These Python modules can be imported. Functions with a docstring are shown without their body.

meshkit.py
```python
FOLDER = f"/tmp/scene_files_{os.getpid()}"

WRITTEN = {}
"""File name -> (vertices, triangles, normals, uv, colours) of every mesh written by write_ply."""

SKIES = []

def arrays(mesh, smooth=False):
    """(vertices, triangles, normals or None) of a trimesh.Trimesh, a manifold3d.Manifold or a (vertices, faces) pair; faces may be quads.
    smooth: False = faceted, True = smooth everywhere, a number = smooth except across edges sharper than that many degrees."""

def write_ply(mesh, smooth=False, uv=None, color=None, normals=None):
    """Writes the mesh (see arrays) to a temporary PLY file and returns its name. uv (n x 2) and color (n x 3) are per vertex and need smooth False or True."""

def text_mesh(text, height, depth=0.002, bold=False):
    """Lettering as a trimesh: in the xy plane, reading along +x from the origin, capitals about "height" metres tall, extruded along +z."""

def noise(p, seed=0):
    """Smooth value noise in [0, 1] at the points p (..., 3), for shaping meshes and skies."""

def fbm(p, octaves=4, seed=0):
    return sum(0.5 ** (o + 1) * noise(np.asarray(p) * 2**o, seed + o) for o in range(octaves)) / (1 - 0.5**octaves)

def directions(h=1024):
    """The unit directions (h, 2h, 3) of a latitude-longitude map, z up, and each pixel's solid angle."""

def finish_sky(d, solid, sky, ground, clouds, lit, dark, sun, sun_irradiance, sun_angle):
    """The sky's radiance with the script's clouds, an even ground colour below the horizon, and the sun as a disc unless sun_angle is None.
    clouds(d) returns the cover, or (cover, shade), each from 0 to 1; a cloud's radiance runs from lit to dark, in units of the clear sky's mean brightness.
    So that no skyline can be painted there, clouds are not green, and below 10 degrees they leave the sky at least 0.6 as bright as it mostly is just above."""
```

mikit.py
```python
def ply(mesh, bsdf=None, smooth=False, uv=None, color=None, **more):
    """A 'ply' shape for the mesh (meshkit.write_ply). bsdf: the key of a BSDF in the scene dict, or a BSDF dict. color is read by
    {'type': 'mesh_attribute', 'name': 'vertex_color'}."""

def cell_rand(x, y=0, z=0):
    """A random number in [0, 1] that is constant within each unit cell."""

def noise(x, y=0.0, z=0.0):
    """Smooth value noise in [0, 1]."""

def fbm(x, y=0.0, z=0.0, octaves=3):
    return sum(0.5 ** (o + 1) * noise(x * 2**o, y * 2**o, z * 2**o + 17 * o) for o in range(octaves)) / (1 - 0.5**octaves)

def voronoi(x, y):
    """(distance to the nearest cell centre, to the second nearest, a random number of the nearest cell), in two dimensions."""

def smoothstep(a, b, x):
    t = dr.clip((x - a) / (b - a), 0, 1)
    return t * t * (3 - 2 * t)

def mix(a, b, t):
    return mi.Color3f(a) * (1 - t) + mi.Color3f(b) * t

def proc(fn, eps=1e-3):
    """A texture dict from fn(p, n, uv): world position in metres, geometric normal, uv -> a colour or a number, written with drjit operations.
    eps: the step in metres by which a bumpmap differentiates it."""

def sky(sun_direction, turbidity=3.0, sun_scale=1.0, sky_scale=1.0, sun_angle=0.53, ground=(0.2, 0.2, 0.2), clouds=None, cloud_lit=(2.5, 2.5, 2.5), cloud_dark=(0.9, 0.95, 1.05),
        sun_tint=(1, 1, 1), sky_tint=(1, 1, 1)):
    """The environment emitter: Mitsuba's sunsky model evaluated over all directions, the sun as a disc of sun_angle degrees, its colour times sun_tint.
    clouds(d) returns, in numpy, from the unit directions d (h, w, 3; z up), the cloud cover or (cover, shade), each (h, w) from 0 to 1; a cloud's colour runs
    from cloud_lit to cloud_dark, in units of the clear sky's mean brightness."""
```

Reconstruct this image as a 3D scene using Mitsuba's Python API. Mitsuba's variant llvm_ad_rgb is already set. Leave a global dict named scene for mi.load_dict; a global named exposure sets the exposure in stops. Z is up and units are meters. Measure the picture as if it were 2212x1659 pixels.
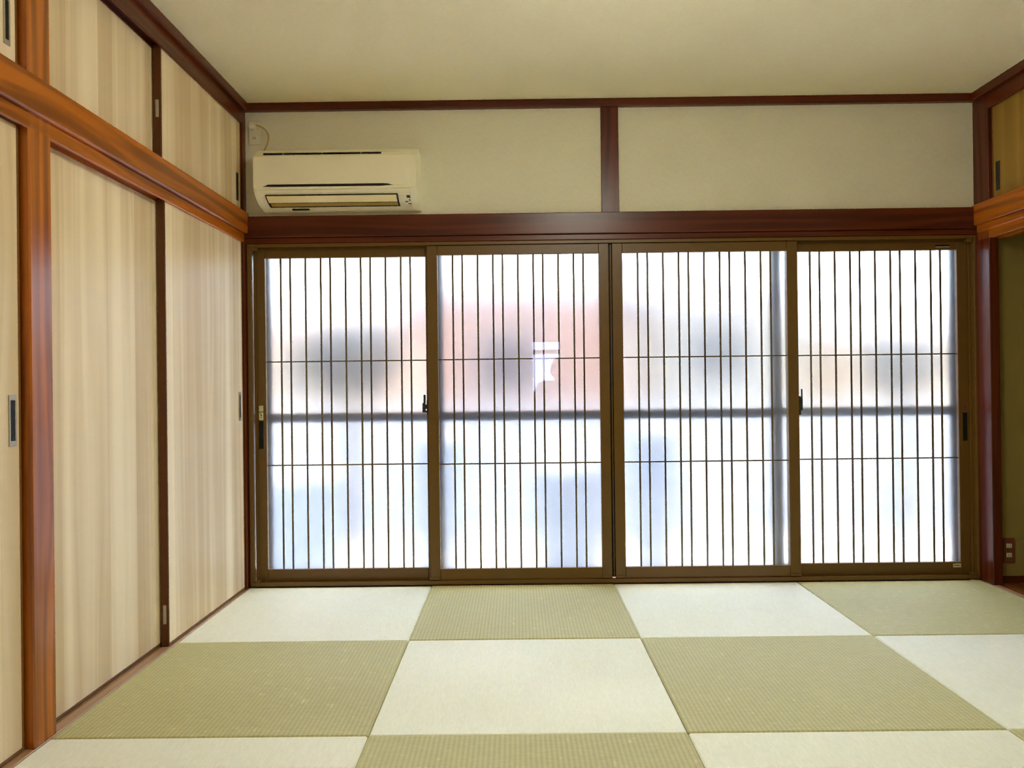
import math, random
import numpy as np
import trimesh
import manifold3d as m3
import drjit as dr
import mitsuba as mi
import mikit, meshkit
from mikit import noise, fbm, smoothstep, mix, cell_rand
from shapely.geometry import Polygon

random.seed(7)
rng = np.random.default_rng(7)
T = mi.ScalarTransform4f

# ------------------------------------------------------------------ camera, sky, sun, exposure
CAM = np.array([1.2920, -4.0821, 0.9517])
FWD = np.array([-0.0049, 1.0, 0.0032])
UP = np.array([0.0121, -0.0031, 0.9999])
exposure = 3.65
scene, labels = {}, {}
scene['camera'] = {'type': 'perspective', 'fov': 62.0856, 'fov_axis': 'x', 'near_clip': 0.02, 'far_clip': 500.0,
                   'to_world': T().look_at(origin=CAM.tolist(), target=(CAM + FWD).tolist(), up=UP.tolist())}


def cloud_fn(d):
    q = d / np.maximum(d[..., 2:3] + 0.25, 0.05)
    n = meshkit.fbm(q * 1.3, 4, 3)
    cover = np.clip((n - 0.18) * 4.0, 0, 1)
    return cover, np.clip((n - 0.55) * 1.6, 0, 1)


scene['sky'] = mikit.sky((0.12, 0.34, 0.93), turbidity=6.0, sun_scale=3.0, sky_scale=6.6, ground=(0.25, 0.25, 0.24), sun_angle=4.0,
                         sky_tint=(1.03, 0.98, 0.94))

# ------------------------------------------------------------------ materials


def rgb(r, g, b):
    """sRGB 0..255 to linear."""
    c = np.array([r, g, b]) / 255.0
    return np.where(c < 0.04045, c / 12.92, ((c + 0.055) / 1.055) ** 2.4).tolist()


def mat(key, color, rough=0.5, spec=0.5, two=True, bump=None, bump_scale=1.0, **kw):
    col = color if isinstance(color, dict) else {'type': 'rgb', 'value': list(color)}
    b = {'type': 'principled', 'base_color': col, 'roughness': rough, 'specular': spec, **kw}
    if bump is not None:
        b = {'type': 'bumpmap', 'arbitrary': mikit.proc(bump, eps=6e-4), 'scale': bump_scale, 'bsdf': b}
    scene[key] = {'type': 'twosided', 'bsdf': b} if two else b
    return key


def wood_fn(axis, dark, light, seed=0.0, freq=38.0):
    def fn(p, n, uv):
        a, b, c = {'x': (p.x, p.y, p.z), 'y': (p.y, p.x, p.z), 'z': (p.z, p.x, p.y)}[axis]
        warp = noise(a * 1.9 + seed, b * 7, c * 7) * 0.05
        g = fbm(a * 1.1 + seed, (b + warp) * freq, (c + warp) * freq, octaves=2)
        f = noise(a * 7 + 3 * seed, b * 420, c * 420)
        t = smoothstep(0.25, 0.75, g) * 0.8 + 0.2 * f
        return mix(dark, light, t)
    return mikit.proc(fn)


WD, WL = rgb(122, 57, 2), rgb(186, 100, 6)
RD, RL = rgb(66, 20, 4), rgb(98, 38, 8)  # dark stain of the ceiling trims; painted-in shade on far rail and posts
for ax in 'xyz':
    mat('wood_' + ax, wood_fn(ax, WD, WL, seed={'x': 1.3, 'y': 5.1, 'z': 9.7}[ax]), rough=0.28, spec=0.75 if ax == 'z' else 0.42)
    mat('red_wood_' + ax, wood_fn(ax, RD, RL, seed={'x': 3.3, 'y': 6.1, 'z': 8.7}[ax]), rough=0.28, spec=0.36)
mat('dark_wood_y', wood_fn('y', rgb(92, 48, 18), rgb(128, 72, 30), seed=2.2), rough=0.3, spec=0.5)
mat('pale_wood_y', wood_fn('y', rgb(150, 114, 78), rgb(180, 142, 102), seed=4.4), rough=0.35, spec=0.5)


def door_panel(p, n, uv):
    s = p.y + 7.3 * cell_rand(dr.floor(p.y / 0.86 + 0.1), dr.floor(p.z / 1.8), 3)
    band = fbm(s * 15, p.z * 0.35, 3.1, octaves=2)
    fine = noise(s * 70 + noise(s * 12, p.z * 1.5) * 4, p.z * 1.2, 2.0)
    step = cell_rand(dr.floor(s / 0.098), 5, 2)
    t = dr.clip(0.58 * band + 0.12 * fine + 0.30 * step, 0, 1)
    return mix(rgb(210, 184, 144), rgb(246, 228, 196), smoothstep(0.2, 0.8, t))


mat('door_panel', mikit.proc(door_panel), rough=0.45, spec=0.35)
mat('shaded_panel', mikit.proc(lambda p, n, uv: mix(rgb(140, 106, 42), rgb(168, 134, 66), noise(p.y * 34, p.z * 0.8, 2.0))), rough=0.45, spec=0.35)  # darker copy of the closet door laminate; shade is put into the colour
mat('door_edge', rgb(120, 82, 40), rough=0.5, spec=0.3)
mat('door_edge_dark', rgb(92, 52, 18), rough=0.5, spec=0.3)
mat('window_brown', rgb(100, 70, 18), rough=0.36, spec=0.5)
mat('lattice_brown', rgb(72, 56, 30), rough=0.5, spec=0.3)


def plaster(p, n, uv):
    f = fbm(p.x * 190, p.y * 190, p.z * 190, octaves=2)
    g = noise(p.x * 6, p.y * 6, p.z * 6)
    return mix(rgb(214, 210, 186), rgb(230, 226, 204), 0.75 * f + 0.25 * g)


def ceiling_paper(p, n, uv):
    f = fbm(p.x * 150, p.y * 150, 0.5, octaves=2)
    g = noise(p.x * 5, p.y * 5, 0.3)
    return mix(rgb(222, 216, 188), rgb(236, 230, 204), 0.7 * f + 0.3 * g)


mat('plaster', mikit.proc(plaster), rough=0.9, spec=0.15)
mat('ceiling_paper', mikit.proc(ceiling_paper), rough=0.9, spec=0.1)
mat('alcove_plaster', rgb(140, 122, 66), rough=0.9, spec=0.1)
RIB = 0.0136


def tri(u):
    f = u - dr.floor(u)
    return 0.5 - 0.5 * dr.cos(2 * math.pi * f)


def mat_shade_tone(p, n, uv):  # same straw mat, turned; its duller look in the light is painted in
    wob = 0.0012 * noise(p.x * 30, p.y * 9)
    r = tri((p.x + wob) / RIB)
    streak = noise(p.x * 60, p.y * 260, 1.0)
    knot = smoothstep(0.83, 0.95, noise(p.x / RIB, p.y * 42, 4.0))
    tone = noise(p.x * 2.6, p.y * 2.6, 7.0)
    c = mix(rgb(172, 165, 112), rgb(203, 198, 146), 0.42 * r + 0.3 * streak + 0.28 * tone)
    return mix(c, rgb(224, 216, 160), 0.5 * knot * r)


def mat_sheen_tone(p, n, uv):  # same straw mat; the sheen on its weave is put into the colour
    r = tri(p.y / RIB)
    streak = fbm(p.x * 320, p.y * 45, 2.0, octaves=2)
    tone = noise(p.x * 2.6, p.y * 2.6, 3.0)
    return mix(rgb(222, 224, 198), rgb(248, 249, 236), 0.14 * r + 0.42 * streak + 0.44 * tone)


mat('tatami_shade_tone', mikit.proc(mat_shade_tone), rough=0.62, spec=0.35, bump=lambda p, n, uv: tri(p.x / RIB), bump_scale=0.0008)
mat('tatami_sheen_tone', mikit.proc(mat_sheen_tone), rough=0.62, spec=0.35, bump=lambda p, n, uv: tri(p.y / RIB), bump_scale=0.0005)
mat('aircon_plastic', rgb(238, 232, 204), rough=0.32, spec=0.5)
mat('aircon_louver', rgb(238, 222, 168), rough=0.35, spec=0.5)
mat('aircon_lower_louver', rgb(172, 140, 62), rough=0.35, spec=0.5)
mat('cord_cream', rgb(186, 160, 104), rough=0.5, spec=0.3)
mat('black_slot', rgb(18, 16, 14), rough=0.5, spec=0.3)
mat('dark_metal', rgb(34, 32, 28), rough=0.4, spec=0.5)
mat('handle_silver', rgb(176, 170, 154), rough=0.3, spec=0.6, metallic=0.6)
mat('white_plastic', rgb(226, 220, 196), rough=0.4, spec=0.5)
mat('brown_plastic', rgb(110, 58, 30), rough=0.4, spec=0.5)
mat('sticker', rgb(206, 200, 160), rough=0.6, spec=0.3)
mat('sticker_ink', rgb(52, 48, 36), rough=0.6, spec=0.3)
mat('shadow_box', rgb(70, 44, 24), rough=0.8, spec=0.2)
mat('outer_aluminium', rgb(30, 32, 36), rough=0.4, spec=0.5)
mat('outer_white', rgb(220, 220, 216), rough=0.5, spec=0.4)
scene['clear_glass'] = {'type': 'thindielectric', 'int_ior': 1.5}
scene['frosted_glass'] = {'type': 'principledthin', 'base_color': {'type': 'rgb', 'value': [0.30, 0.30, 0.30]}, 'roughness': 0.27, 'spec_trans': 0.97, 'diff_trans': 1.7, 'eta': 1.4}
# outdoors
mat('block_wall', mikit.proc(lambda p, n, uv: mix(rgb(196, 198, 200), rgb(226, 226, 222), fbm(p.x * 9, p.y * 9, p.z * 9))), rough=0.9, spec=0.1)
mat('concrete', mikit.proc(lambda p, n, uv: mix(rgb(150, 152, 154), rgb(178, 178, 176), fbm(p.x * 3, p.y * 3, 1.0))), rough=0.9, spec=0.1)
mat('mauve_wall', rgb(204, 158, 132), rough=0.9, spec=0.1)
mat('grey_wall', rgb(204, 196, 172), rough=0.9, spec=0.1)
mat('cream_wall', rgb(238, 212, 170), rough=0.9, spec=0.1)
mat('roof_tile', rgb(140, 124, 112), rough=0.6, spec=0.3)
mat('house_glass', rgb(40, 48, 54), rough=0.1, spec=0.6)
mat('leaf_green', mikit.proc(lambda p, n, uv: mix(rgb(84, 82, 72), rgb(126, 122, 104), fbm(p.x * 14, p.y * 14, p.z * 14))), rough=0.7, spec=0.2)
mat('apartment_blue', rgb(158, 168, 204), rough=0.9, spec=0.1)
mat('bin_blue', rgb(168, 184, 206), rough=0.5, spec=0.3)
mat('bark', rgb(86, 70, 56), rough=0.9, spec=0.1)

# ------------------------------------------------------------------ mesh helpers


def box(x0, x1, y0, y1, z0, z1, c=0.0015):
    """A chamfered box: eight corners cut into 24 points, 44 triangles."""
    c = min(c, 0.3 * (x1 - x0), 0.3 * (y1 - y0), 0.3 * (z1 - z0))
    pts = []
    for X, sx in ((x0, 1), (x1, -1)):
        for Y, sy in ((y0, 1), (y1, -1)):
            for Z, sz in ((z0, 1), (z1, -1)):
                pts += [(X, Y + sy * c, Z + sz * c), (X + sx * c, Y, Z + sz * c), (X + sx * c, Y + sy * c, Z)]
    return trimesh.convex.convex_hull(np.array(pts))


def extrude(pts, axis, a0, a1):
    """A closed section swept along an axis: x -> (y,z) points, y -> (x,z), z -> (x,y)."""
    m = trimesh.creation.extrude_polygon(Polygon(pts).buffer(0), 1.0, engine='earcut')
    v = np.array(m.vertices)
    w = a0 + v[:, 2] * (a1 - a0)
    v = {'x': np.c_[w, v[:, 0], v[:, 1]], 'y': np.c_[v[:, 0], w, v[:, 1]], 'z': np.c_[v[:, 0], v[:, 1], w]}[axis]
    m = trimesh.Trimesh(v, m.faces, process=False)
    if m.volume < 0:
        m.invert()
    return m


def join(*ms):
    return trimesh.util.concatenate(list(ms))


def sheet(x0, x1, z0, z1, y):
    v = np.array([[x0, y, z0], [x1, y, z0], [x1, y, z1], [x0, y, z1]], float)
    return trimesh.Trimesh(v, np.array([[0, 1, 2], [0, 2, 3]]), process=False)


def tube(points, r, sides=10):
    p = np.asarray(points, float)
    t = np.gradient(p, axis=0)
    t /= np.linalg.norm(t, axis=1, keepdims=True)
    a = np.cross(t, np.where(np.abs(t[:, 1:2]) < 0.9, [0, 1.0, 0], [1.0, 0, 0]))
    a /= np.linalg.norm(a, axis=1, keepdims=True)
    b = np.cross(t, a)
    ang = np.arange(sides) * 2 * np.pi / sides
    rr = np.broadcast_to(r, (len(p),))
    v = (p[:, None] + rr[:, None, None] * (np.cos(ang)[None, :, None] * a[:, None] + np.sin(ang)[None, :, None] * b[:, None])).reshape(-1, 3)
    f = []
    for i in range(len(p) - 1):
        for j in range(sides):
            k, q = i * sides + j, i * sides + (j + 1) % sides
            f += [[k, q, q + sides], [k, q + sides, k + sides]]
    m = trimesh.Trimesh(v, np.array(f), process=False)
    n = len(p)
    caps = [[0, j + 1, j] for j in range(1, sides - 1)] + [[(n - 1) * sides, (n - 1) * sides + j, (n - 1) * sides + j + 1] for j in range(1, sides - 1)]
    m = trimesh.Trimesh(v, np.vstack([m.faces, caps]), process=False)
    if m.volume < 0:
        m.invert()
    return m


def spline(pts, n=40):
    from scipy.interpolate import CubicSpline
    pts = np.asarray(pts, float)
    s = np.r_[0, np.cumsum(np.linalg.norm(np.diff(pts, axis=0), axis=1))]
    return CubicSpline(s, pts)(np.linspace(0, s[-1], n))


def put(key, mesh, m, smooth=False):
    base, i = key, 0
    while key in scene:
        i += 1
        key = f'{base}_{i:03d}'
    scene[key] = mikit.ply(mesh, m, smooth=smooth)
    return key


def tag(key, label, cat, kind=None, group=None):
    labels[key] = {'label': label, 'category': cat}
    if kind:
        labels[key]['kind'] = kind
    if group:
        labels[key]['group'] = group


def setting(key, label, cat):
    tag(key, label, cat, kind='structure')


def say(key, label):
    labels[key] = {'label': label}


# ------------------------------------------------------------------ room shell
W, CZ = 3.5, 2.325          # width, ceiling height
BACK, REAR = -3.6, -7.5     # end of the tatami room, end of the room behind
S = 0.875                   # tatami side

put('floor__base_slab', box(-0.9, 4.4, REAR - 0.1, 0.0, -0.2, -0.03, 0), 'concrete')
put('floor__rear_boards', box(0.0, W, REAR, -3.5, -0.03, 0.0, 0.001), 'pale_wood_y')
put('floor__rear_mats', box(0.0, W, -3.5, -3 * S, -0.03, 0.0, 0.002), 'tatami_sheen_tone')
setting('floor', 'floor under the tatami mats of the room', 'floor')
put('ceiling', box(-0.9, 4.4, REAR - 0.1, 0.08, CZ, CZ + 0.12, 0), 'ceiling_paper')
setting('ceiling', 'plain cream papered ceiling above the whole room', 'ceiling')

# far wall: plaster panels either side of the short post, mass above and beside the windows
put('wall_far__plaster_panel', box(0.0, 1.725, 0.012, 0.06, 1.77, CZ, 0), 'plaster')
put('wall_far__plaster_panel', box(1.785, W, 0.012, 0.06, 1.77, CZ, 0), 'plaster')
put('wall_far__core', join(box(-0.9, 4.4, 0.06, 0.25, 1.66, CZ + 0.12, 0), box(-0.9, -0.02, 0.0, 0.25, -0.2, 1.66, 0), box(3.525, 4.4, 0.0, 0.25, -0.2, 1.66, 0),
                            box(-0.9, 4.4, 0.0, 0.25, -0.2, -0.02, 0)), 'outer_white')
setting('wall_far', 'pale plaster wall above the sliding windows', 'wall')
put('wall_left__closet_back', box(-0.90, -0.80, REAR, 0.0, -0.03, CZ, 0), 'shadow_box')
put('wall_left__rear_plaster', box(-0.1, 0.0, REAR, BACK, 0.0, CZ, 0), 'plaster')
put('wall_left__closet_shelf', box(-0.80, -0.09, BACK, 0.0, 1.69, 1.76, 0), 'shadow_box')
put('wall_left__end_panel', box(-0.07, -0.05, BACK, -2.725, 0.004, 2.235, 0.001), 'door_panel')
setting('wall_left', 'left wall taken up by the built-in closet', 'wall')
put('wall_right__alcove_end', box(3.555, 4.32, -0.07, 0.0, 0.0, CZ, 0), 'alcove_plaster')
put('wall_right__alcove_back', box(4.30, 4.40, -1.80, 0.0, 0.0, CZ, 0), 'alcove_plaster')
put('wall_right__plaster_panel', box(3.512, 4.40, BACK, -1.80, 0.0, CZ, 0), 'plaster')
put('wall_right__rear_plaster', box(W, 4.40, REAR, BACK, 0.0, CZ, 0), 'plaster')
setting('wall_right', 'olive plaster wall of the alcove at the right edge', 'wall')
put('wall_back__lintel', box(-0.1, W + 0.1, BACK - 0.1, BACK, 1.80, CZ, 0), 'plaster')
put('wall_back__jamb', box(-0.1, 0.12, BACK - 0.1, BACK, 0.0, 1.80, 0), 'wood_z')
put('wall_back__jamb', box(W - 0.12, W + 0.1, BACK - 0.1, BACK, 0.0, 1.80, 0), 'wood_z')
setting('wall_back', 'opening to the room behind, seen only as a reflection', 'wall')

# ceiling trim
put('trim_1', extrude([(0.012, CZ), (-0.022, CZ), (-0.022, CZ - 0.030), (-0.016, CZ - 0.036), (0.012, CZ - 0.036)], 'x', -0.01, W + 0.01), 'red_wood_x')
setting('trim_1', 'dark wooden ceiling trim along the far wall', 'trim')
put('trim_2__cornice', extrude([(-0.03, CZ), (0.022, CZ), (0.022, CZ - 0.030), (0.016, CZ - 0.036), (-0.03, CZ - 0.036)], 'y', BACK, -0.022), 'red_wood_y')
put('trim_2__upper_track', extrude([(-0.09, CZ - 0.037), (0.0, CZ - 0.037), (0.0, 2.226), (-0.003, 2.222), (-0.009, 2.222), (-0.009, 2.24), (-0.039, 2.24), (-0.039, 2.222), (-0.043, 2.222), (-0.043, 2.24), (-0.073, 2.24), (-0.073, 2.222), (-0.09, 2.222)], 'y', BACK, -0.03), 'red_wood_y')
setting('trim_2', 'reddish brown wooden ceiling trim above the left closet', 'trim')
put('trim_3__cornice', extrude([(W + 0.03, CZ), (W - 0.022, CZ), (W - 0.022, CZ - 0.030), (W - 0.016, CZ - 0.036), (W + 0.03, CZ - 0.036)], 'y', BACK, -0.022), 'red_wood_y')
put('trim_3__upper_track', extrude([(W + 0.09, CZ - 0.037), (W, CZ - 0.037), (W, 2.224), (W + 0.003, 2.22), (W + 0.012, 2.22), (W + 0.012, 2.24), (W + 0.05, 2.24), (W + 0.05, 2.22), (W + 0.09, 2.22)], 'y', -1.80, -0.03), 'red_wood_y')
setting('trim_3', 'dark wooden ceiling trim above the right cupboard', 'trim')

# rails around the room (nageshi) with the slimmer lintel under them
put('trim_4__rail_board', extrude([(0.03, 1.783), (-0.012, 1.783), (-0.015, 1.780), (-0.015, 1.684), (-0.012, 1.681), (0.03, 1.681)], 'x', 0.0, W), 'red_wood_x')  # same wood as the side rails, with shade put into its colour
put('trim_4__lintel', extrude([(0.05, 1.679), (0.0, 1.679), (0.0, 1.656), (0.003, 1.653), (0.05, 1.653)], 'x', -0.02, W + 0.02), 'red_wood_x')
setting('trim_4', 'wooden rail, shade painted into its reddish brown, across the far wall above the windows', 'trim')
put('trim_5__rail_board', extrude([(-0.05, 1.802), (0.012, 1.802), (0.015, 1.799), (0.015, 1.706), (0.010, 1.701), (-0.05, 1.701)], 'y', BACK, 0.0), 'wood_y')
put('trim_5__lintel', extrude([(-0.09, 1.699), (0.0, 1.699), (0.0, 1.661), (-0.003, 1.658), (-0.009, 1.658), (-0.009, 1.672), (-0.039, 1.672), (-0.039, 1.658), (-0.043, 1.658), (-0.043, 1.672), (-0.073, 1.672), (-0.073, 1.658), (-0.09, 1.658)], 'y', BACK, -0.025), 'wood_y')
setting('trim_5', 'golden brown wooden rail running along the left closet', 'trim')
put('trim_6__rail_board', extrude([(W + 0.09, 1.792), (W - 0.012, 1.792), (W - 0.015, 1.789), (W - 0.015, 1.697), (W - 0.010, 1.693), (W + 0.09, 1.693)], 'y', BACK, 0.0), 'wood_y')
put('trim_6__lintel', extrude([(W + 0.09, 1.691), (W - 0.004, 1.691), (W - 0.004, 1.662), (W, 1.658), (W, 1.620), (W + 0.003, 1.617), (W + 0.09, 1.617)], 'y', BACK, -0.02), 'wood_y')
setting('trim_6', 'golden brown wooden rail on the right wall over the alcove', 'trim')
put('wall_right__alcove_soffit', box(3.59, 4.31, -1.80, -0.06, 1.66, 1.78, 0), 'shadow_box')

# posts
put('trim_7', box(1.7126, 1.797, 0.0, 0.05, 1.775, CZ - 0.03, 0.002), 'red_wood_z')  # far-wall shade is painted into this wood colour
setting('trim_7', 'short wooden post between the two upper plaster panels', 'post')
put('trim_8__post', box(-0.085, 0.0, -1.821, -1.713, 0.0, CZ - 0.037, 0.004), 'wood_z')
setting('trim_8', 'golden wooden closet post near the left edge', 'post')
put('trim_9', box(-0.085, 0.0, -0.03, 0.075, 0.0, CZ, 0.003), 'red_wood_z')  # shade of the corner is put into the post colour
setting('trim_9', 'wooden corner post with painted-in shade between the closet and the windows', 'post')
put('trim_10', box(W, W + 0.045, -0.116, 0.075, 0.0, CZ - 0.03, 0.003), 'red_wood_z')  # post colour darkened to carry the corner shade
setting('trim_10', 'wooden corner post with painted-in shade between the windows and the alcove', 'post')
put('trim_11', extrude([(-0.09, -0.03), (-0.09, 0.0), (-0.044, 0.0), (-0.044, -0.006), (-0.036, -0.006), (-0.036, 0.001), (-0.002, 0.001), (0.0, -0.001), (0.0, -0.03)], 'y', BACK, 0.0), 'pale_wood_y')
setting('trim_11', 'wooden floor track under the closet doors', 'trim')
put('trim_12__edge_strip', extrude([(W, -0.03), (W, 0.001), (W + 0.002, 0.003), (W + 0.024, 0.003), (W + 0.026, -0.03)], 'y', -1.80, -0.03), 'pale_wood_y')
put('trim_12__alcove_board', box(W + 0.026, 4.30, -1.80, -0.07, -0.03, 0.002, 0.001), 'dark_wood_y')
put('trim_12__baseboard', box(3.545, 4.30, -0.078, -0.07, 0.0, 0.035, 0.001), 'red_wood_x')
setting('trim_12', 'brown wooden alcove floor with a pale edge strip', 'trim')

# ------------------------------------------------------------------ tatami mats
tone = {0: 'sheen-painted pale straw', 1: 'shade-painted straw'}  # identical mats laid crosswise; light on the weave is in their two colours
where = {(0, 0): 'in the far left corner between closet and windows', (0, 1): 'under the second window from the left', (0, 2): 'under the third window from the left', (0, 3): 'in the far right corner beside the alcove',
         (1, 0): 'beside the closet post, in the second row', (1, 1): 'left of centre in the second row, fully in view', (1, 2): 'right of centre in the second row, fully in view', (1, 3): 'at the right edge in the second row',
         (2, 0): 'at the lower left corner of the picture', (2, 1): 'in the nearest row, left of centre', (2, 2): 'in the nearest row, right of centre', (2, 3): 'barely showing at the lower right edge'}
for r in range(3):
    for c in range(4):
        k = (r + c) % 2
        g = 0.0012
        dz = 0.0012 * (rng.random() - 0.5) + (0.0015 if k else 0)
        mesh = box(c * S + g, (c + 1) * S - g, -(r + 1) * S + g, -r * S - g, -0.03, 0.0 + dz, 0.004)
        key = put('tatami_mat', mesh, 'tatami_shade_tone' if k else 'tatami_sheen_tone')
        tag(key, f"{tone[k]} square tatami mat {where[r, c]}", 'tatami mat', group='tatami mats on the floor')

# ------------------------------------------------------------------ closet doors on the left


def closet_door(name, y0, y1, z0, z1, xf, label, thick=0.028, handle=None, plate=None):
    xb = xf - thick
    e = 0.009
    put(f'{name}__panel', box(xb + 0.001, xf - 0.001, y0 + e, y1 - e, z0 + e, z1 - e, 0.0005), 'door_panel')
    put(f'{name}__edge_strip', box(xb, xf, y0, y0 + e, z0, z1, 0.001), 'door_edge_dark')
    put(f'{name}__edge_strip', box(xb, xf, y1 - e, y1, z0, z1, 0.001), 'door_edge')
    put(f'{name}__edge_strip', box(xb, xf, y0 + e, y1 - e, z0, z0 + e, 0.001), 'door_edge')
    put(f'{name}__edge_strip', box(xb, xf, y0 + e, y1 - e, z1 - e, z1, 0.001), 'door_edge')
    if handle:
        hy0, hy1, hz0, hz1, m = handle
        fr = 0.006
        k = put(f'{name}__pull_handle', join(box(xf - 0.002, xf + 0.002, hy0, hy0 + fr, hz0, hz1, 0.0005), box(xf - 0.002, xf + 0.002, hy1 - fr, hy1, hz0, hz1, 0.0005),
                                             box(xf - 0.002, xf + 0.002, hy0, hy1, hz0, hz0 + 0.014, 0.0005), box(xf - 0.002, xf + 0.002, hy0, hy1, hz1 - 0.014, hz1, 0.0005)), m)
        say(k, 'recessed metal pull handle')
        put(f'{k}__recess', box(xf - 0.0015, xf + 0.0008, hy0 + fr, hy1 - fr, hz0 + 0.014, hz1 - 0.014, 0.0003), 'black_slot')
    if plate:
        k = put(f'{name}__edge_plate', box(xb + 0.008, xf - 0.008, y0 - 0.0012, y0 + 0.002, plate[0], plate[1], 0.0005), 'handle_silver')
        say(k, 'small pale metal plate set in the door edge')
    setting(name, label, 'closet door')


XF, XR, XL = -0.010, -0.044, -0.024
closet_door('door_1', -0.925, -0.032, 0.004, 1.668, XF, 'tall pale wood closet door beside the window wall', handle=(-0.098, -0.070, 0.808, 0.942, 'handle_silver'), plate=(0.085, 0.155))
closet_door('door_2', -1.72, -0.895, 0.004, 1.668, XR, 'tall pale wood closet door beside the golden post')
closet_door('door_3', -2.72, -1.828, 0.004, 1.668, XL, 'tall pale wood closet door cut by the left edge, with a silver pull', thick=0.026, handle=(-1.884, -1.852, 0.812, 0.946, 'handle_silver'))
closet_door('door_4', -0.945, -0.032, 1.803, 2.235, XF, 'small upper cupboard door nearest the air conditioner', handle=(-0.098, -0.074, 1.845, 1.975, 'dark_metal'), plate=(1.965, 2.03))
closet_door('door_5', -1.72, -0.915, 1.803, 2.235, XR, 'small upper cupboard door beside the golden post')
closet_door('door_6', -2.72, -1.828, 1.803, 2.235, XL, 'small upper cupboard door cut by the upper left corner, with a black pull', thick=0.026, handle=(-1.890, -1.862, 1.858, 1.99, 'handle_silver'))
# cupboard above the alcove on the right
rx = W + 0.018
put('door_7__panel', box(rx, rx + 0.026, -0.90, -0.130, 1.794, 2.232, 0.0005), 'shaded_panel')
put('door_7__edge_strip', box(rx - 0.001, rx + 0.027, -0.130, -0.118, 1.794, 2.232, 0.001), 'door_edge')
k = put('door_7__pull_handle', box(rx - 0.002, rx + 0.002, -0.181, -0.149, 1.829, 1.961, 0.0006), 'dark_metal')
say(k, 'dark recessed pull handle')
put('door_7__panel_001', box(rx + 0.030, rx + 0.056, -1.80, -0.88, 1.794, 2.232, 0.0005), 'shaded_panel')
setting('door_7', 'cupboard door with painted-in shade above the alcove at the right edge', 'closet door')

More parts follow.
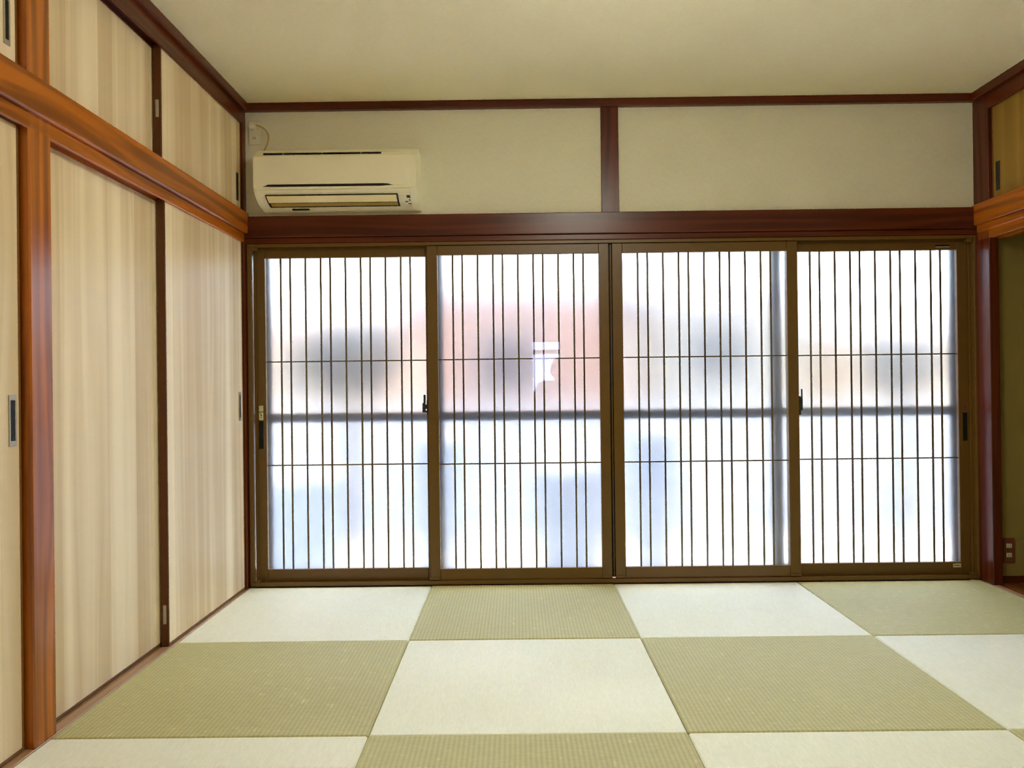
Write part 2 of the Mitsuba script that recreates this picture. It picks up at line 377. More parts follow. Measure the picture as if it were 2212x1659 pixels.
# ------------------------------------------------------------------ inner sliding windows
FZ0, FZ1 = 0.0, 1.653
fr = {}
put('trim_13__head', join(box(0.004, 3.512, 0.0, 0.012, 1.637, FZ1 - 0.001, 0.001), box(0.004, 3.512, 0.012, 0.09, 1.645, FZ1 - 0.001, 0), box(0.03, 3.49, 0.036, 0.042, 1.628, 1.645, 0.0005)), 'window_brown')
put('trim_13__sill', join(box(0.004, 3.512, 0.0, 0.012, 0.006, 0.024, 0.001), box(0.004, 3.512, 0.012, 0.09, 0.0, 0.014, 0), box(0.03, 3.49, 0.037, 0.041, 0.014, 0.022, 0.0005)), 'window_brown')
for x0, x1, s in ((0.004, 0.024, 1), (3.492, 3.512, -1)):
    xi = x1 if s > 0 else x0
    put('trim_13__jamb', join(box(x0, x1, 0.0, 0.012, 0.024, 1.637, 0.001), box(min(x0, x0 - 0.004 * s), max(x1, x1 - 0.004 * s) - 0.004, 0.012, 0.09, 0.014, 1.645, 0),
                              box(min(xi, xi + 0.012 * s), max(xi, xi + 0.012 * s), 0.034, 0.039, 0.022, 1.630, 0.001)), 'window_brown')
for xa, xb in ((0.026, 0.052), (3.462, 3.488)):
    k = put('trim_13__stop_block', box(xa, xb, 0.003, 0.034, 1.621, 1.637, 0.002), 'window_brown')
    put('trim_13__stop_block', box(xa, xb, 0.003, 0.034, 0.022, 0.034, 0.002), 'window_brown')
setting('trim_13', 'brown frame around the four sliding lattice windows', 'window frame')

GZ0, GZ1 = 0.078, 1.590
UNIT, NW = 0.0740, 0.0460


def lattice_window(name, ox0, ox1, gx0, gx1, yf, label, front):
    yb = yf + 0.026
    zt, zb = (1.6365, 0.026) if front else (1.632, 0.020)
    put(f'{name}__stile', box(ox0, gx0, yf, yb, zb, zt, 0.002), 'window_brown')
    put(f'{name}__stile', box(gx1, ox1, yf, yb, zb, zt, 0.002), 'window_brown')
    put(f'{name}__rail', box(gx0, gx1, yf + 0.002, yb - 0.002, GZ1, zt, 0.002), 'window_brown')
    put(f'{name}__rail', box(gx0, gx1, yf + 0.002, yb - 0.002, zb, GZ0, 0.002), 'window_brown')
    yl = yf + 0.013
    x = gx0
    w = (gx1 - gx0) / (4 * (2 * UNIT + NW))
    xs = []
    for u in range(4):
        for d in (UNIT, NW, UNIT):
            x += d * w
            xs.append(x)
    for x in xs[:-1]:
        put(f'{name}__vertical_bar', box(x - 0.0039, x + 0.0039, yl - 0.003, yl + 0.003, GZ0, GZ1, 0.0008), 'lattice_brown')
    for i in (1, 2):
        z = GZ0 + (GZ1 - GZ0) * i / 3
        put(f'{name}__horizontal_bar', box(gx0, gx1, yl - 0.0025, yl + 0.0025, z - 0.0028, z + 0.0028, 0.0008), 'lattice_brown')
    k = put(f'{name}__glass_pane', sheet(gx0, gx1, GZ0, GZ1, yf + 0.006), 'clear_glass')
    k = put(f'{name}__frosted_pane', sheet(gx0, gx1, GZ0, GZ1, yf + 0.020), 'frosted_glass')
    say(k, 'frosted glass pane behind the lattice')
    setting(name, label, 'window')
    return yf


Yf, Yb = 0.010, 0.044
lattice_window('window_1', 0.030, 0.904, 0.0763, 0.857, Yb, 'leftmost sliding window with thin brown lattice over frosted glass', False)
lattice_window('window_2', 0.8684, 1.7430, 0.9176, 1.6956, Yf, 'second lattice window from the left, with a reflection in its glass', True)
lattice_window('window_3', 1.7600, 2.6500, 1.8090, 2.5990, Yf, 'third lattice window from the left, right of the centre gap', True)
lattice_window('window_4', 2.6050, 3.4890, 2.6510, 3.4310, Yb, 'rightmost lattice window beside the alcove', False)
put('window_3__seal_strip', box(1.7505, 1.7555, 0.014, 0.03, 0.03, 1.632, 0.0008), 'window_brown')
put('window_3__seal_strip_001', box(1.7430, 1.7600, 0.026, 0.031, 0.03, 1.632, 0.0005), 'black_slot')
# stepped caps at foot and head of the front stiles
for n, xa, xb in (('window_2', 0.866, 0.915), ('window_2', 1.697, 1.7440), ('window_3', 1.7590, 1.808), ('window_3', 2.600, 2.651)):
    put(f'{n}__stile_cap', box(xa, xb, Yf - 0.006, Yf + 0.002, 0.027, 0.040, 0.002), 'window_brown')

# recessed pulls, labels, locks
for n, xc in (('window_1', 0.052), ('window_4', 3.461)):
    k = put(f'{n}__pull_handle', join(box(xc - 0.010, xc + 0.010, Yb - 0.0015, Yb + 0.002, 0.665, 0.800, 0.0006), box(xc - 0.011, xc - 0.008, Yb - 0.003, Yb + 0.002, 0.663, 0.802, 0.0006)), 'black_slot')
    say(k, 'black recessed pull in the stile')
    dim = 'sticker' if n == 'window_1' else 'brown_plastic'
    k = put(f'{n}__sticker', join(box(xc - 0.0105, xc + 0.0105, Yb - 0.0008, Yb + 0.001, 0.845, 0.874, 0.0003), box(xc - 0.0105, xc + 0.0105, Yb - 0.0008, Yb + 0.001, 0.804, 0.841, 0.0003)), dim)
    say(k, 'small pale sticker above the pull' if n == 'window_1' else 'small dim sticker above the pull')
    put(f'{k}__print', join(box(xc - 0.006, xc + 0.000, Yb - 0.0012, Yb, 0.832, 0.835, 0), box(xc - 0.002, xc + 0.004, Yb - 0.0012, Yb, 0.824, 0.829, 0), box(xc - 0.004, xc + 0.001, Yb - 0.0012, Yb, 0.815, 0.819, 0)), 'sticker_ink')
k = put('window_4__label', box(3.395, 3.432, Yb - 0.0008, Yb + 0.003, 0.053, 0.070, 0.0003), 'sticker')
say(k, 'small pale label on the bottom rail')
put(f'{k}__print', join(*[box(3.399 + i * 0.0052, 3.4025 + i * 0.0052, Yb - 0.0014, Yb, 0.0585 + 0.0015 * (i % 2), 0.0660 - 0.001 * (i % 3), 0) for i in range(6)]), 'sticker_ink')
k = put('window_4__vent_slot', box(3.330, 3.398, Yb - 0.0005, Yb + 0.004, 1.6065, 1.6135, 0.0004), 'black_slot')
put('window_4__vent_lip', box(3.330, 3.398, Yb - 0.0015, Yb + 0.004, 1.6005, 1.6060, 0.0004), 'handle_silver')


def lock(name, xe, s):
    """Crescent lock beside the meeting stile; s = -1 to the left of it, +1 to the right."""
    X = lambda a, b: (min(xe + s * a, xe + s * b), max(xe + s * a, xe + s * b))
    y0, y1 = Yf + 0.002, Yf + 0.024
    k = put(f'{name}__lock', join(box(*X(-0.004, 0.009), y0, y1, 0.823, 0.893, 0.002), box(*X(0.006, 0.029), y0 - 0.004, y0 + 0.006, 0.833, 0.842, 0.001), box(*X(0.006, 0.027), y0 - 0.004, y0 + 0.006, 0.850, 0.871, 0.002),
                                  box(*X(0.022, 0.029), y0 - 0.004, y0 + 0.006, 0.833, 0.879, 0.002)), 'dark_metal')
    say(k, 'black crescent lock on the meeting stile')
    put(f'{k}__lever', box(*X(0.0125, 0.0225), y0 - 0.010, y0 - 0.002, 0.842, 0.918, 0.002), 'dark_metal')


lock('window_2', 0.8684, -1)
k2 = put('window_3__lock', join(box(2.646, 2.660, Yf + 0.002, Yf + 0.022, 0.800, 0.890, 0.003), box(2.655, 2.668, Yf, Yf + 0.014, 0.820, 0.885, 0.003)), 'dark_metal')
say(k2, 'black crescent lock on the meeting stile')
put(f'{k2}__lever', box(2.6585, 2.6645, Yf - 0.008, Yf, 0.845, 0.924, 0.0015), 'dark_metal')

# ------------------------------------------------------------------ outer aluminium sashes behind
put('trim_14', join(box(-0.02, 0.026, 0.14, 0.25, 0.0, 1.66, 0.001), box(3.506, 3.525, 0.14, 0.25, 0.0, 1.66, 0.001), box(0.0, W, 0.09, 0.25, -0.02, 0.012, 0), box(0.0, W, 0.14, 0.25, 1.645, 1.67, 0),
                    box(-0.02, 0.004, 0.09, 0.14, 0.0, 1.66, 0), box(3.512, 3.525, 0.09, 0.14, 0.0, 1.66, 0), box(0.0, W, 0.09, 0.14, 1.65, 1.67, 0)), 'outer_aluminium')
setting('trim_14', 'dark outer window frame blurred behind the frosted glass', 'window frame')
names = ['far left', 'centre left', 'centre right', 'far right']
xs = [0.016, 0.905, 1.752, 2.60, 3.522]
for i in range(4):
    yo = 0.215 if i in (0, 3) else 0.175
    x0, x1 = xs[i] - (0.02 if i in (1, 3) else 0), xs[i + 1] + (0.02 if i in (0, 2) else 0)
    n = f'window_{5 + i}'
    put(f'{n}__stile', box(x0, x0 + 0.035, yo, yo + 0.028, 0.012, 1.645, 0.001), 'outer_aluminium')
    put(f'{n}__stile', box(x1 - 0.035, x1, yo, yo + 0.028, 0.012, 1.645, 0.001), 'outer_aluminium')
    put(f'{n}__rail', box(x0, x1, yo, yo + 0.028, 0.012, 0.042, 0.001), 'outer_aluminium')
    put(f'{n}__rail', box(x0, x1, yo, yo + 0.028, 1.628, 1.645, 0.001), 'outer_aluminium')
    k = put(f'{n}__middle_rail', box(x0, x1, yo, yo + 0.028, 0.782, 0.829, 0.001), 'outer_aluminium')
    say(k, 'dark horizontal bar blurred behind the frosted glass')
    put(f'{n}__pane', sheet(x0 + 0.03, x1 - 0.03, 0.035, 0.80, yo + 0.014), 'clear_glass')
    put(f'{n}__pane', sheet(x0 + 0.03, x1 - 0.03, 0.82, 1.635, yo + 0.014), 'clear_glass')
    setting(n, f'{names[i]} outer window sash, blurred behind the frosted lattice window', 'window')

# ------------------------------------------------------------------ air conditioner
AX0, AX1 = 0.100, 0.846
prof = [(0.012, 2.068), (-0.105, 2.070), (-0.120, 2.067), (-0.172, 2.030), (-0.192, 2.020), (-0.199, 2.000), (-0.200, 1.880), (-0.192, 1.864), (-0.172, 1.842), (-0.130, 1.820), (-0.085, 1.809), (-0.030, 1.801), (0.012, 1.800)]
A = 'air_conditioner'
core = [(y * 0.97 + 0.0004, 1.935 + (z - 1.935) * 0.975) for y, z in prof]
put(f'{A}__body', extrude(core, 'x', AX0 + 0.004, AX1 - 0.004), 'aircon_plastic')
for xa, xb in ((AX0, AX0 + 0.016), (AX1 - 0.030, AX1)):
    put(f'{A}__end_cap', extrude(prof, 'x', xa, xb), 'aircon_plastic', smooth=35)
put(f'{A}__top_grille', extrude([(-0.02, 2.060), (-0.02, 2.070), (-0.105, 2.070), (-0.120, 2.067), (-0.148, 2.047), (-0.148, 2.035)], 'x', AX0 + 0.016, AX1 - 0.030), 'aircon_plastic', smooth=35)
gk = f'{A}__top_grille'
for xa, xb in ((0.135, 0.225), (0.229, 0.405), (0.409, 0.585), (0.589, 0.680)):
    k = put(f'{A}__air_slot', extrude([(-0.153, 2.0465), (-0.1595, 2.0418), (-0.155, 2.036), (-0.149, 2.041)], 'x', xa, xb), 'black_slot')
    labels.setdefault(k, {'label': 'black intake slot along the top edge'})
put(f'{A}__front_panel', extrude([(-0.170, 2.0325), (-0.193, 2.0215), (-0.2005, 2.001), (-0.2025, 1.885), (-0.196, 1.868), (-0.190, 1.868), (-0.190, 2.0)], 'x', AX0 + 0.003, AX1 - 0.026), 'aircon_plastic', smooth=25)
sl = [(0.147, 1.8800), (0.170, 1.8885), (0.690, 1.8885), (0.715, 1.8870), (0.740, 1.8810), (0.690, 1.8780), (0.20, 1.8782)]
k = put(f'{A}__front_panel__slit', extrude([(x, z) for x, z in sl], 'y', -0.2033, -0.195), 'black_slot')
say(k, 'long black tapered slit')
put(f'{A}__front_panel__groove', box(0.742, 0.806, -0.2030, -0.20, 1.880, 1.8825, 0.0003), 'aircon_louver')
# outlet with louver, following the curved underside


def under(z):
    ys = np.array([p[0] for p in prof[6:12]])
    zs = np.array([p[1] for p in prof[6:12]])
    return float(np.interp(-z, -zs, ys))


def under_strip(x0, x1, z0, z1, off, n=5):
    zz = np.linspace(z1, z0, n)
    outer = [(under(z) - off, z - off * 0.6) for z in zz]
    inner = [(under(z) + 0.01, z + 0.008) for z in zz[::-1]]
    return extrude(outer + inner, 'x', x0, x1)


k = put(f'{A}__outlet_surround', under_strip(0.146, 0.757, 1.8085, 1.8455, 0.0008), 'black_slot')
say(k, 'dark outline of the air outlet')
k = put(f'{A}__louver', under_strip(0.152, 0.750, 1.8205, 1.8425, 0.0022), 'aircon_louver')
say(k, 'pale yellow outlet louver')
k = put(f'{A}__louver', under_strip(0.157, 0.750, 1.8110, 1.8190, 0.0018), 'aircon_lower_louver')
say(k, 'lower yellowish outlet louver')
k = put(f'{A}__display_panel', under_strip(0.762, 0.815, 1.8120, 1.8430, 0.0022), 'white_plastic')
say(k, 'pale control label at the right end')
put(f'{k}__print', join(under_strip(0.797, 0.813, 1.832, 1.8405, 0.0028, 3), under_strip(0.806, 0.811, 1.822, 1.828, 0.0028, 3), under_strip(0.788, 0.800, 1.8185, 1.8215, 0.0028, 2), under_strip(0.799, 0.812, 1.8135, 1.8155, 0.0028, 2)), 'sticker_ink')
put(f'{A}__underside_vent', box(0.24, 0.32, -0.06, -0.04, 1.802, 1.8065, 0.001), 'black_slot')
tag(A, 'cream wall-mounted air conditioner high in the far left corner', 'air conditioner')
cord = spline([(0.050, -0.030, 2.212), (0.075, -0.030, 2.211), (0.105, -0.028, 2.196), (0.122, -0.026, 2.165), (0.118, -0.026, 2.130), (0.106, -0.030, 2.100), (0.100, -0.040, 2.060)], 40)
k = put(f'{A}__power_cord', tube(cord, 0.004), 'cord_cream', smooth=True)
say(k, 'cream power cord looping up to the wall socket')
pl = trimesh.creation.cylinder(radius=0.014, height=0.034, sections=24)
pl.apply_transform(trimesh.transformations.rotation_matrix(math.pi / 2, [1, 0, 0]))
pl.apply_translation([0.043, -0.018, 2.212])
k = put(f'{A}__plug', join(pl, box(0.043, 0.064, -0.036, -0.022, 2.205, 2.219, 0.003)), 'white_plastic', smooth=30)
say(k, 'round cream plug in the wall socket')

# wall sockets
put('power_outlet__plate', box(0.018, 0.077, 0.001, 0.013, 2.131, 2.244, 0.003), 'white_plastic')
put('power_outlet__socket', box(0.032, 0.062, -0.001, 0.004, 2.148, 2.176, 0.001), 'white_plastic')
put('power_outlet__socket__slot', join(box(0.041, 0.0435, -0.0018, 0.0, 2.157, 2.167, 0), box(0.0495, 0.052, -0.0018, 0.0, 2.157, 2.167, 0)), 'black_slot')
tag('power_outlet', 'cream wall socket above the air conditioner with its plug in', 'power outlet')
put('power_outlet_001__plate', box(3.566, 3.623, -0.079, -0.069, 0.098, 0.213, 0.003), 'brown_plastic')
for zc in (0.178, 0.134):
    k = put('power_outlet_001__socket', box(3.581, 3.607, -0.081, -0.077, zc - 0.010, zc + 0.010, 0.001), 'sticker')
    put(f'{k}__slot', join(box(3.588, 3.590, -0.0818, -0.080, zc - 0.006, zc + 0.006, 0), box(3.598, 3.600, -0.0818, -0.080, zc - 0.006, zc + 0.006, 0)), 'black_slot')
tag('power_outlet_001', 'brown double wall socket low in the alcove', 'power outlet')

# ------------------------------------------------------------------ ceiling lamp of the room (above the frame; its glare lies on the far rail)
LC = (1.72, -1.92)
th = np.linspace(0, 2 * math.pi, 49)[:-1]


def lathe(pr, n=48):
    pr = np.array(pr)
    t = np.arange(n) * 2 * math.pi / n
    v = np.stack([np.c_[LC[0] + r * np.cos(t), LC[1] + r * np.sin(t), np.full(n, z)] for r, z in pr]).reshape(-1, 3)
    f = []
    for i in range(len(pr) - 1):
        for j in range(n):
            a, b = i * n + j, i * n + (j + 1) % n
            f += [[a, b, b + n], [a, b + n, a + n]]
    return trimesh.Trimesh(v, np.array(f), process=False)


dome = lathe([(0.27, 2.235), (0.275, 2.21), (0.275, 2.155), (0.26, 2.13), (0.20, 2.112), (0.10, 2.105), (0.0005, 2.103)])
if dome.face_normals[0] @ (dome.triangles_center[0] - np.array([LC[0], LC[1], 2.19])) < 0:
    dome.invert()
scene['ceiling_lamp__diffuser'] = mikit.ply(dome, 'white_plastic', emitter={'type': 'area', 'radiance': {'type': 'rgb', 'value': [1.85, 1.85, 1.57]}})
put('ceiling_lamp__base', lathe([(0.0005, CZ), (0.06, CZ), (0.06, 2.262), (0.29, 2.262), (0.295, 2.255), (0.29, 2.236), (0.265, 2.234)]), 'wood_x')
tag('ceiling_lamp', 'round white ceiling lamp with a wooden rim, above the picture', 'ceiling lamp')

# ------------------------------------------------------------------ outdoors in front
GZ = -0.45
put('ground', box(-30, 34, -40, 40, GZ - 0.1, GZ, 0), 'concrete')
setting('ground', 'pale ground outside the windows', 'ground')
put('trim_15', join(box(-0.9, 4.4, 0.08, 0.90, 2.42, 2.52, 0), box(-0.9, 4.4, REAR - 0.6, 0.08, CZ + 0.12, CZ + 0.2, 0)), 'outer_white')
setting('trim_15', 'eaves and roof of the house itself', 'roof')
nb = 0
for r in range(6):
    for c in range(22):
        w, hgt = 0.40, 0.20
        x0 = -3.0 + c * w + (0.2 if r % 2 else 0)
        nb += 1
        put('garden_wall__block', box(x0 + 0.004, x0 + w - 0.004, 4.0, 4.12, GZ + r * hgt + 0.004, GZ + (r + 1) * hgt - 0.004, 0.006), 'block_wall')
put('garden_wall__mortar', box(-2.9, 5.8, 4.01, 4.11, GZ, GZ + 1.2, 0), 'concrete')
tag('garden_wall', 'pale block garden wall blurred behind the frosted glass', 'wall')


def house(name, x0, x1, y0, y1, z1, m, roof_h, label, wins):
    put(f'{name}__wall', box(x0, x1, y0, y1, GZ, z1, 0), m)
    put(f'{name}__roof', extrude([(y0 - 0.35, z1 - 0.02), (y0 - 0.35, z1 + 0.06), ((y0 + y1) / 2, z1 + roof_h), (y1 + 0.35, z1 + 0.06), (y1 + 0.35, z1 - 0.02)], 'x', x0 - 0.25, x1 + 0.25), 'roof_tile')
    for wx0, wx1, wz0, wz1 in wins:
        k = put(f'{name}__window', join(box(wx0 - 0.05, wx1 + 0.05, y0 - 0.03, y0, wz0 - 0.05, wz0, 0), box(wx0 - 0.05, wx1 + 0.05, y0 - 0.03, y0, wz1, wz1 + 0.05, 0), box(wx0 - 0.05, wx0, y0 - 0.03, y0, wz0, wz1, 0), box(wx1, wx1 + 0.05, y0 - 0.03, y0, wz0, wz1, 0)), 'outer_white')
        put(f'{k}__pane', box(wx0, wx1, y0 - 0.015, y0, wz0, wz1, 0), 'house_glass')
    tag(name, label, 'house')


house('house', 0.3, 2.4, 5.2, 8.0, 1.95, 'mauve_wall', 0.45, 'mauve house blurred behind the second lattice window', [(0.9, 1.5, 0.9, 1.5)])
house('house_001', 2.9, 4.5, 5.6, 9.0, 1.9, 'grey_wall', 0.5, 'grey house blurred behind the third lattice window', [(3.3, 3.9, 1.0, 1.6)])
house('house_002', -3.2, -0.2, 6.5, 9.5, 1.7, 'cream_wall', 0.6, 'cream house blurred behind the leftmost lattice window', [(-1.6, -0.9, 0.9, 1.5)])
house('house_003', 5.2, 8.0, 6.0, 9.0, 1.45, 'cream_wall', 0.5, 'cream house blurred behind the rightmost lattice window', [(5.6, 6.2, 0.9, 1.5)])


def shrub(name, x, y, z0, h, rad, n, label):
    leaves = []
    v0 = np.array([[0, -0.5, 0], [0.32, 0, 0.04], [0, 0.5, 0], [-0.32, 0, 0.04]])
    V, F = [], []
    for i in range(n):
        u = rng.normal(size=3)
        u /= np.linalg.norm(u)
        c = np.array([x, y, z0 + h / 2]) + u * np.array([rad, rad * 0.6, h / 2]) * (0.55 + 0.45 * rng.random())
        q = trimesh.transformations.random_rotation_matrix(rng.random(3))[:3, :3]
        V.append(v0 * (0.09 + 0.05 * rng.random()) @ q.T + c)
        F.append(np.array([[0, 1, 2], [0, 2, 3]]) + 4 * i)
    put(f'{name}__foliage', trimesh.Trimesh(np.vstack(V), np.vstack(F), process=False), 'leaf_green')
    labels[f'{name}__foliage'] = {'label': 'dense small leaves', 'kind': 'stuff'}
    put(f'{name}__stem', tube(np.array([[x, y, GZ], [x + 0.02, y, z0], [x, y, z0 + h * 0.6]]), np.array([0.04, 0.035, 0.02])), 'bark')
    tag(name, label, 'shrub')


shrub('shrub', 0.02, 2.4, 0.86, 0.62, 0.42, 700, 'dark shrub blurred behind the leftmost lattice window')
shrub('shrub_001', 4.50, 3.0, 0.80, 0.6, 0.4, 300, 'dark shrub blurred behind the rightmost lattice window')


def bin_box(name, x0, x1, y0, y1, z1, label):
    put(f'{name}__body', box(x0 + 0.02, x1 - 0.02, y0 + 0.02, y1 - 0.02, GZ, z1 - 0.05, 0.03), 'bin_blue')
    put(f'{name}__lid', box(x0, x1, y0, y1, z1 - 0.05, z1, 0.015), 'bin_blue')
    put(f'{name}__handle', box((x0 + x1) / 2 - 0.08, (x0 + x1) / 2 + 0.08, y0 - 0.02, y0 + 0.01, z1 - 0.035, z1 - 0.015, 0.004), 'outer_white')
    tag(name, label, 'storage bin')


bin_box('storage_bin', -0.55, 0.08, 1.4, 1.9, 0.38, 'blue grey storage bin blurred behind the lower left of the leftmost window')
bin_box('storage_bin_001', 0.62, 0.90, 1.5, 1.9, 0.62, 'blue grey storage bin blurred behind the left side of the second window')
bin_box('storage_bin_002', 1.40, 1.88, 1.7, 2.1, 0.40, 'blue grey storage bin blurred behind the lower right of the second window')
bin_box('storage_bin_003', 2.08, 2.36, 1.6, 2.0, 0.66, 'blue grey storage bin blurred behind the left side of the third window')

# ------------------------------------------------------------------ the viewer, kneeling behind the camera (seen as a silhouette in the reflection)


def ball(c, r):
    return m3.Manifold.sphere(r, 20).translate(list(map(float, c)))


def bone(a, ra, b, rb):
    return m3.Manifold.batch_hull([ball(a, ra), ball(b, rb)])


def blend(parts, edge=0.018, rounds=6):
    m = m3.Manifold.batch_boolean(parts, m3.OpType.Add)
    m = m.refine_to_length(edge) if rounds else m
    d = m.to_mesh()
    t = trimesh.Trimesh(d.vert_properties[:, :3], d.tri_verts)
    if rounds == 0:
        return t
    trimesh.smoothing.filter_taubin(t, iterations=rounds)
    return t


PX, PY = 1.725, -4.46
hc = np.array([PX, PY + 0.02, 1.112])
neck = np.array([PX, PY - 0.02, 0.99])
shl, shr = np.array([PX - 0.160, PY + 0.01, 0.945]), np.array([PX + 0.165, PY - 0.01, 0.955])
hip = np.array([PX, PY - 0.06, 0.46])
ell, elr = np.array([1.475, -4.40, 0.79]), np.array([1.84, -4.26, 0.76])
wrl, wrr = np.array([1.345, -4.165, 0.885]), np.array([1.46, -4.14, 0.865])
knl, knr = np.array([PX - 0.14, PY + 0.22, 0.06]), np.array([PX + 0.14, PY + 0.22, 0.06])
anl, anr = np.array([PX - 0.12, PY - 0.20, 0.05]), np.array([PX + 0.12, PY - 0.20, 0.05])
head = m3.Manifold.sphere(1.0, 40).scale([0.076, 0.094, 0.112]).translate(hc.tolist())
jaw = m3.Manifold.batch_hull([ball(hc + [0, 0.045, -0.085], 0.028), ball(hc + [-0.045, 0.0, -0.05], 0.025), ball(hc + [0.045, 0.0, -0.05], 0.025)])
nose = m3.Manifold.batch_hull([ball(hc + [0, 0.094, 0.01], 0.007), ball(hc + [0, 0.110, -0.026], 0.010)])
ears = [m3.Manifold.sphere(1.0, 16).scale([0.010, 0.020, 0.030]).translate((hc + [s * 0.080, -0.005, -0.01]).tolist()) for s in (-1, 1)]
skin = [head, jaw, nose, *ears, bone(hc + [0, -0.02, -0.08], 0.05, neck, 0.055), bone(neck, 0.055, neck + [0, 0, -0.08], 0.07),
        bone(neck + [0, 0, -0.08], 0.075, hip, 0.10), bone(shl, 0.045, shr, 0.045), bone(hip + [-0.08, 0, 0], 0.08, hip + [0.08, 0, 0], 0.08)]
for sh, el, wr in ((shl, ell, wrl), (shr, elr, wrr)):
    skin += [bone(sh, 0.048, el, 0.036), bone(el, 0.036, wr, 0.026)]
for s, kn, an in ((-1, knl, anl), (1, knr, anr)):
    skin += [bone(hip + [s * 0.09, 0, -0.02], 0.075, kn, 0.05), bone(kn, 0.048, an, 0.035), bone(an, 0.034, an + [0, -0.14, -0.012], 0.026)]


def hand(wr, to, curl_dir):
    d = (to - wr) / np.linalg.norm(to - wr)
    side = np.cross(d, curl_dir)
    side /= np.linalg.norm(side)
    palm_end = wr + d * 0.075
    out = [m3.Manifold.batch_hull([ball(wr, 0.022), ball(palm_end + side * 0.03, 0.012), ball(palm_end - side * 0.03, 0.012)])]
    for i, ln in enumerate((0.062, 0.074, 0.070, 0.055)):
        b = palm_end + side * (0.030 - 0.020 * i)
        k1 = b + d * ln * 0.45 + curl_dir * 0.006
        k2 = k1 + d * ln * 0.28 + curl_dir * 0.018
        k3 = k2 + d * ln * 0.08 + curl_dir * 0.022
        out += [bone(b, 0.0095, k1, 0.0085), bone(k1, 0.0085, k2, 0.008), bone(k2, 0.008, k3, 0.007)]
    t0 = wr + d * 0.025 + side * 0.022
    t1 = t0 + d * 0.032 + side * 0.026 + curl_dir * 0.010
    t2 = t1 + d * 0.028 + curl_dir * 0.020
    out += [bone(t0, 0.012, t1, 0.010), bone(t1, 0.010, t2, 0.009)]
    return out


mat('skin', rgb(196, 150, 122), rough=0.55, spec=0.3)
mat('hair_black', rgb(26, 22, 20), rough=0.5, spec=0.3)
mat('dark_shirt', rgb(52, 54, 62), rough=0.9, spec=0.1)
mat('dark_trousers', rgb(34, 36, 44), rough=0.9, spec=0.1)
up = np.array([0, 0, 1.0])
skin += hand(wrl, np.array([1.262, -4.128, 0.955]), np.array([0.2, 0.85, 0.3])) + hand(wrr, np.array([1.345, -4.125, 0.935]), np.array([-0.2, 0.85, 0.3]))
put('person__body', blend(skin, 0.014, 0), 'skin', smooth=50)
shirt = [m3.Manifold.batch_hull([ball(shl, 0.062), ball(shr, 0.062), ball(hip + [-0.09, 0, 0.06], 0.105), ball(hip + [0.09, 0, 0.06], 0.105)]), bone(neck + [0, 0, -0.035], 0.07, neck + [0, 0, -0.09], 0.09)]
for sh, el, wr in ((shl, ell, wrl), (shr, elr, wrr)):
    shirt += [bone(sh, 0.062, el, 0.050), bone(el, 0.050, wr + 0.18 * (el - wr), 0.037)]
put('person__shirt', blend(shirt, 0.02, 8), 'dark_shirt', smooth=True)
tr = [m3.Manifold.batch_hull([ball(hip + [-0.09, 0, 0.02], 0.108), ball(hip + [0.09, 0, 0.02], 0.108)])]
for s, kn, an in ((-1, knl, anl), (1, knr, anr)):
    tr += [bone(hip + [s * 0.09, 0, -0.02], 0.095, kn + [0, 0, 0.005], 0.063), bone(kn + [0, 0, 0.005], 0.062, an + [0, 0.03, 0.004], 0.050)]
put('person__trousers', blend(tr, 0.02, 8), 'dark_trousers', smooth=True)
cap = m3.Manifold.sphere(1.0, 40).scale([0.085, 0.102, 0.118]).translate((hc + [0, -0.010, 0.010]).tolist())
cap = cap - m3.Manifold.cube([0.4, 0.4, 0.4]).translate((hc + [-0.2, 0.052, -0.372]).tolist()) - m3.Manifold.cube([0.4, 0.4, 0.4]).translate((hc + [-0.2, -0.30, -0.455]).tolist())
put('person__hair', cap, 'hair_black', smooth=40)
for s in (-1, 1):
    put('person__eye', trimesh.creation.icosphere(subdivisions=2, radius=0.011).apply_translation(hc + [s * 0.031, 0.078, 0.006]), 'black_slot', smooth=True)
put('person__mouth', box(hc[0] - 0.022, hc[0] + 0.022, hc[1] + 0.076, hc[1] + 0.084, hc[2] - 0.066, hc[2] - 0.058, 0.003), 'brown_plastic')
tag('person', 'person in dark clothes kneeling and holding a phone, reflected in the second window', 'person')
put('mobile_phone__body', box(1.245, 1.395, -4.112, -4.104, 0.915, 0.988, 0.003), 'dark_metal')
put('mobile_phone__screen', box(1.250, 1.390, -4.1128, -4.1118, 0.919, 0.984, 0.0003), 'black_slot')
tag('mobile_phone', 'dark mobile phone held up sideways by the kneeling person', 'mobile phone')

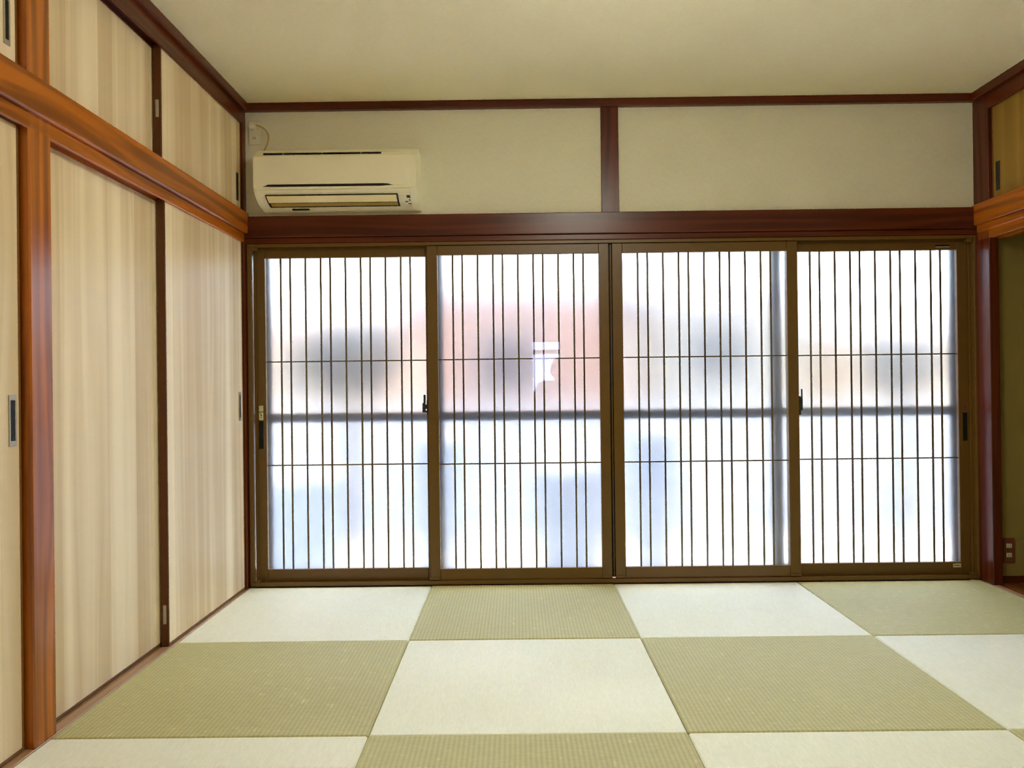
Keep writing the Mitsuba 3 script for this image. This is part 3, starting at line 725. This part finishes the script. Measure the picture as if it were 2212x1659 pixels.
# ------------------------------------------------------------------ room behind the camera and what its window shows (seen as a reflection)
RX0, RX1, RZ0, RZ1 = 1.50, 1.90, 0.73, 1.56
put('wall_rear', join(box(-0.1, RX0, REAR - 0.1, REAR, 0, CZ, 0), box(RX1, W + 0.1, REAR - 0.1, REAR, 0, CZ, 0), box(RX0, RX1, REAR - 0.1, REAR, 0, RZ0, 0), box(RX0, RX1, REAR - 0.1, REAR, RZ1, CZ, 0)), 'plaster')
setting('wall_rear', 'rear wall with a small window, reflected in the glass', 'wall')
put('window_9__frame', join(box(RX0, RX0 + 0.02, REAR - 0.06, REAR - 0.02, RZ0, RZ1, 0.001), box(RX1 - 0.012, RX1, REAR - 0.06, REAR - 0.02, RZ0, RZ1, 0.001), box(RX0, RX1, REAR - 0.08, REAR, 1.393, 1.452, 0.001), box(RX0, RX1, REAR - 0.06, REAR - 0.02, RZ0, RZ0 + 0.03, 0.001)), 'wood_x')
put('window_9__pane', sheet(RX0, RX1, RZ0, RZ1, REAR - 0.04), 'clear_glass')
setting('window_9', 'bright rear window reflected in the second lattice window', 'window')
put('balcony_railing__handrail', box(-1, 5, -9.84, -9.78, 1.12, 1.165, 0.003), 'outer_white')
put('balcony_railing__handrail', box(-1, 5, -9.84, -9.78, 0.52, 0.56, 0.003), 'outer_white')
for i in range(50):
    x = -0.95 + i * 0.12
    put('balcony_railing__baluster', box(x - 0.015, x + 0.015, -9.825, -9.795, 0.56, 1.12, 0.002), 'outer_white')
for x in (-0.9, 1.1, 3.1, 4.9):
    put('balcony_railing__post', box(x - 0.025, x + 0.025, -9.83, -9.79, GZ, 1.12, 0.002), 'outer_white')
put('apartment_building__wall', box(-12, 14, -22, -15, GZ, 3.2, 0), 'apartment_blue')
for i in range(8):
    k = put('apartment_building__window', box(-9.4 + i * 2.4, -8.0 + i * 2.4, -15.0, -14.96, 0.3, 1.35, 0.005), 'house_glass')
tag('apartment_building', 'white apartment building reflected faintly in the second lattice window', 'building')
tag('balcony_railing', 'white railing with upright bars reflected in the second lattice window', 'railing')
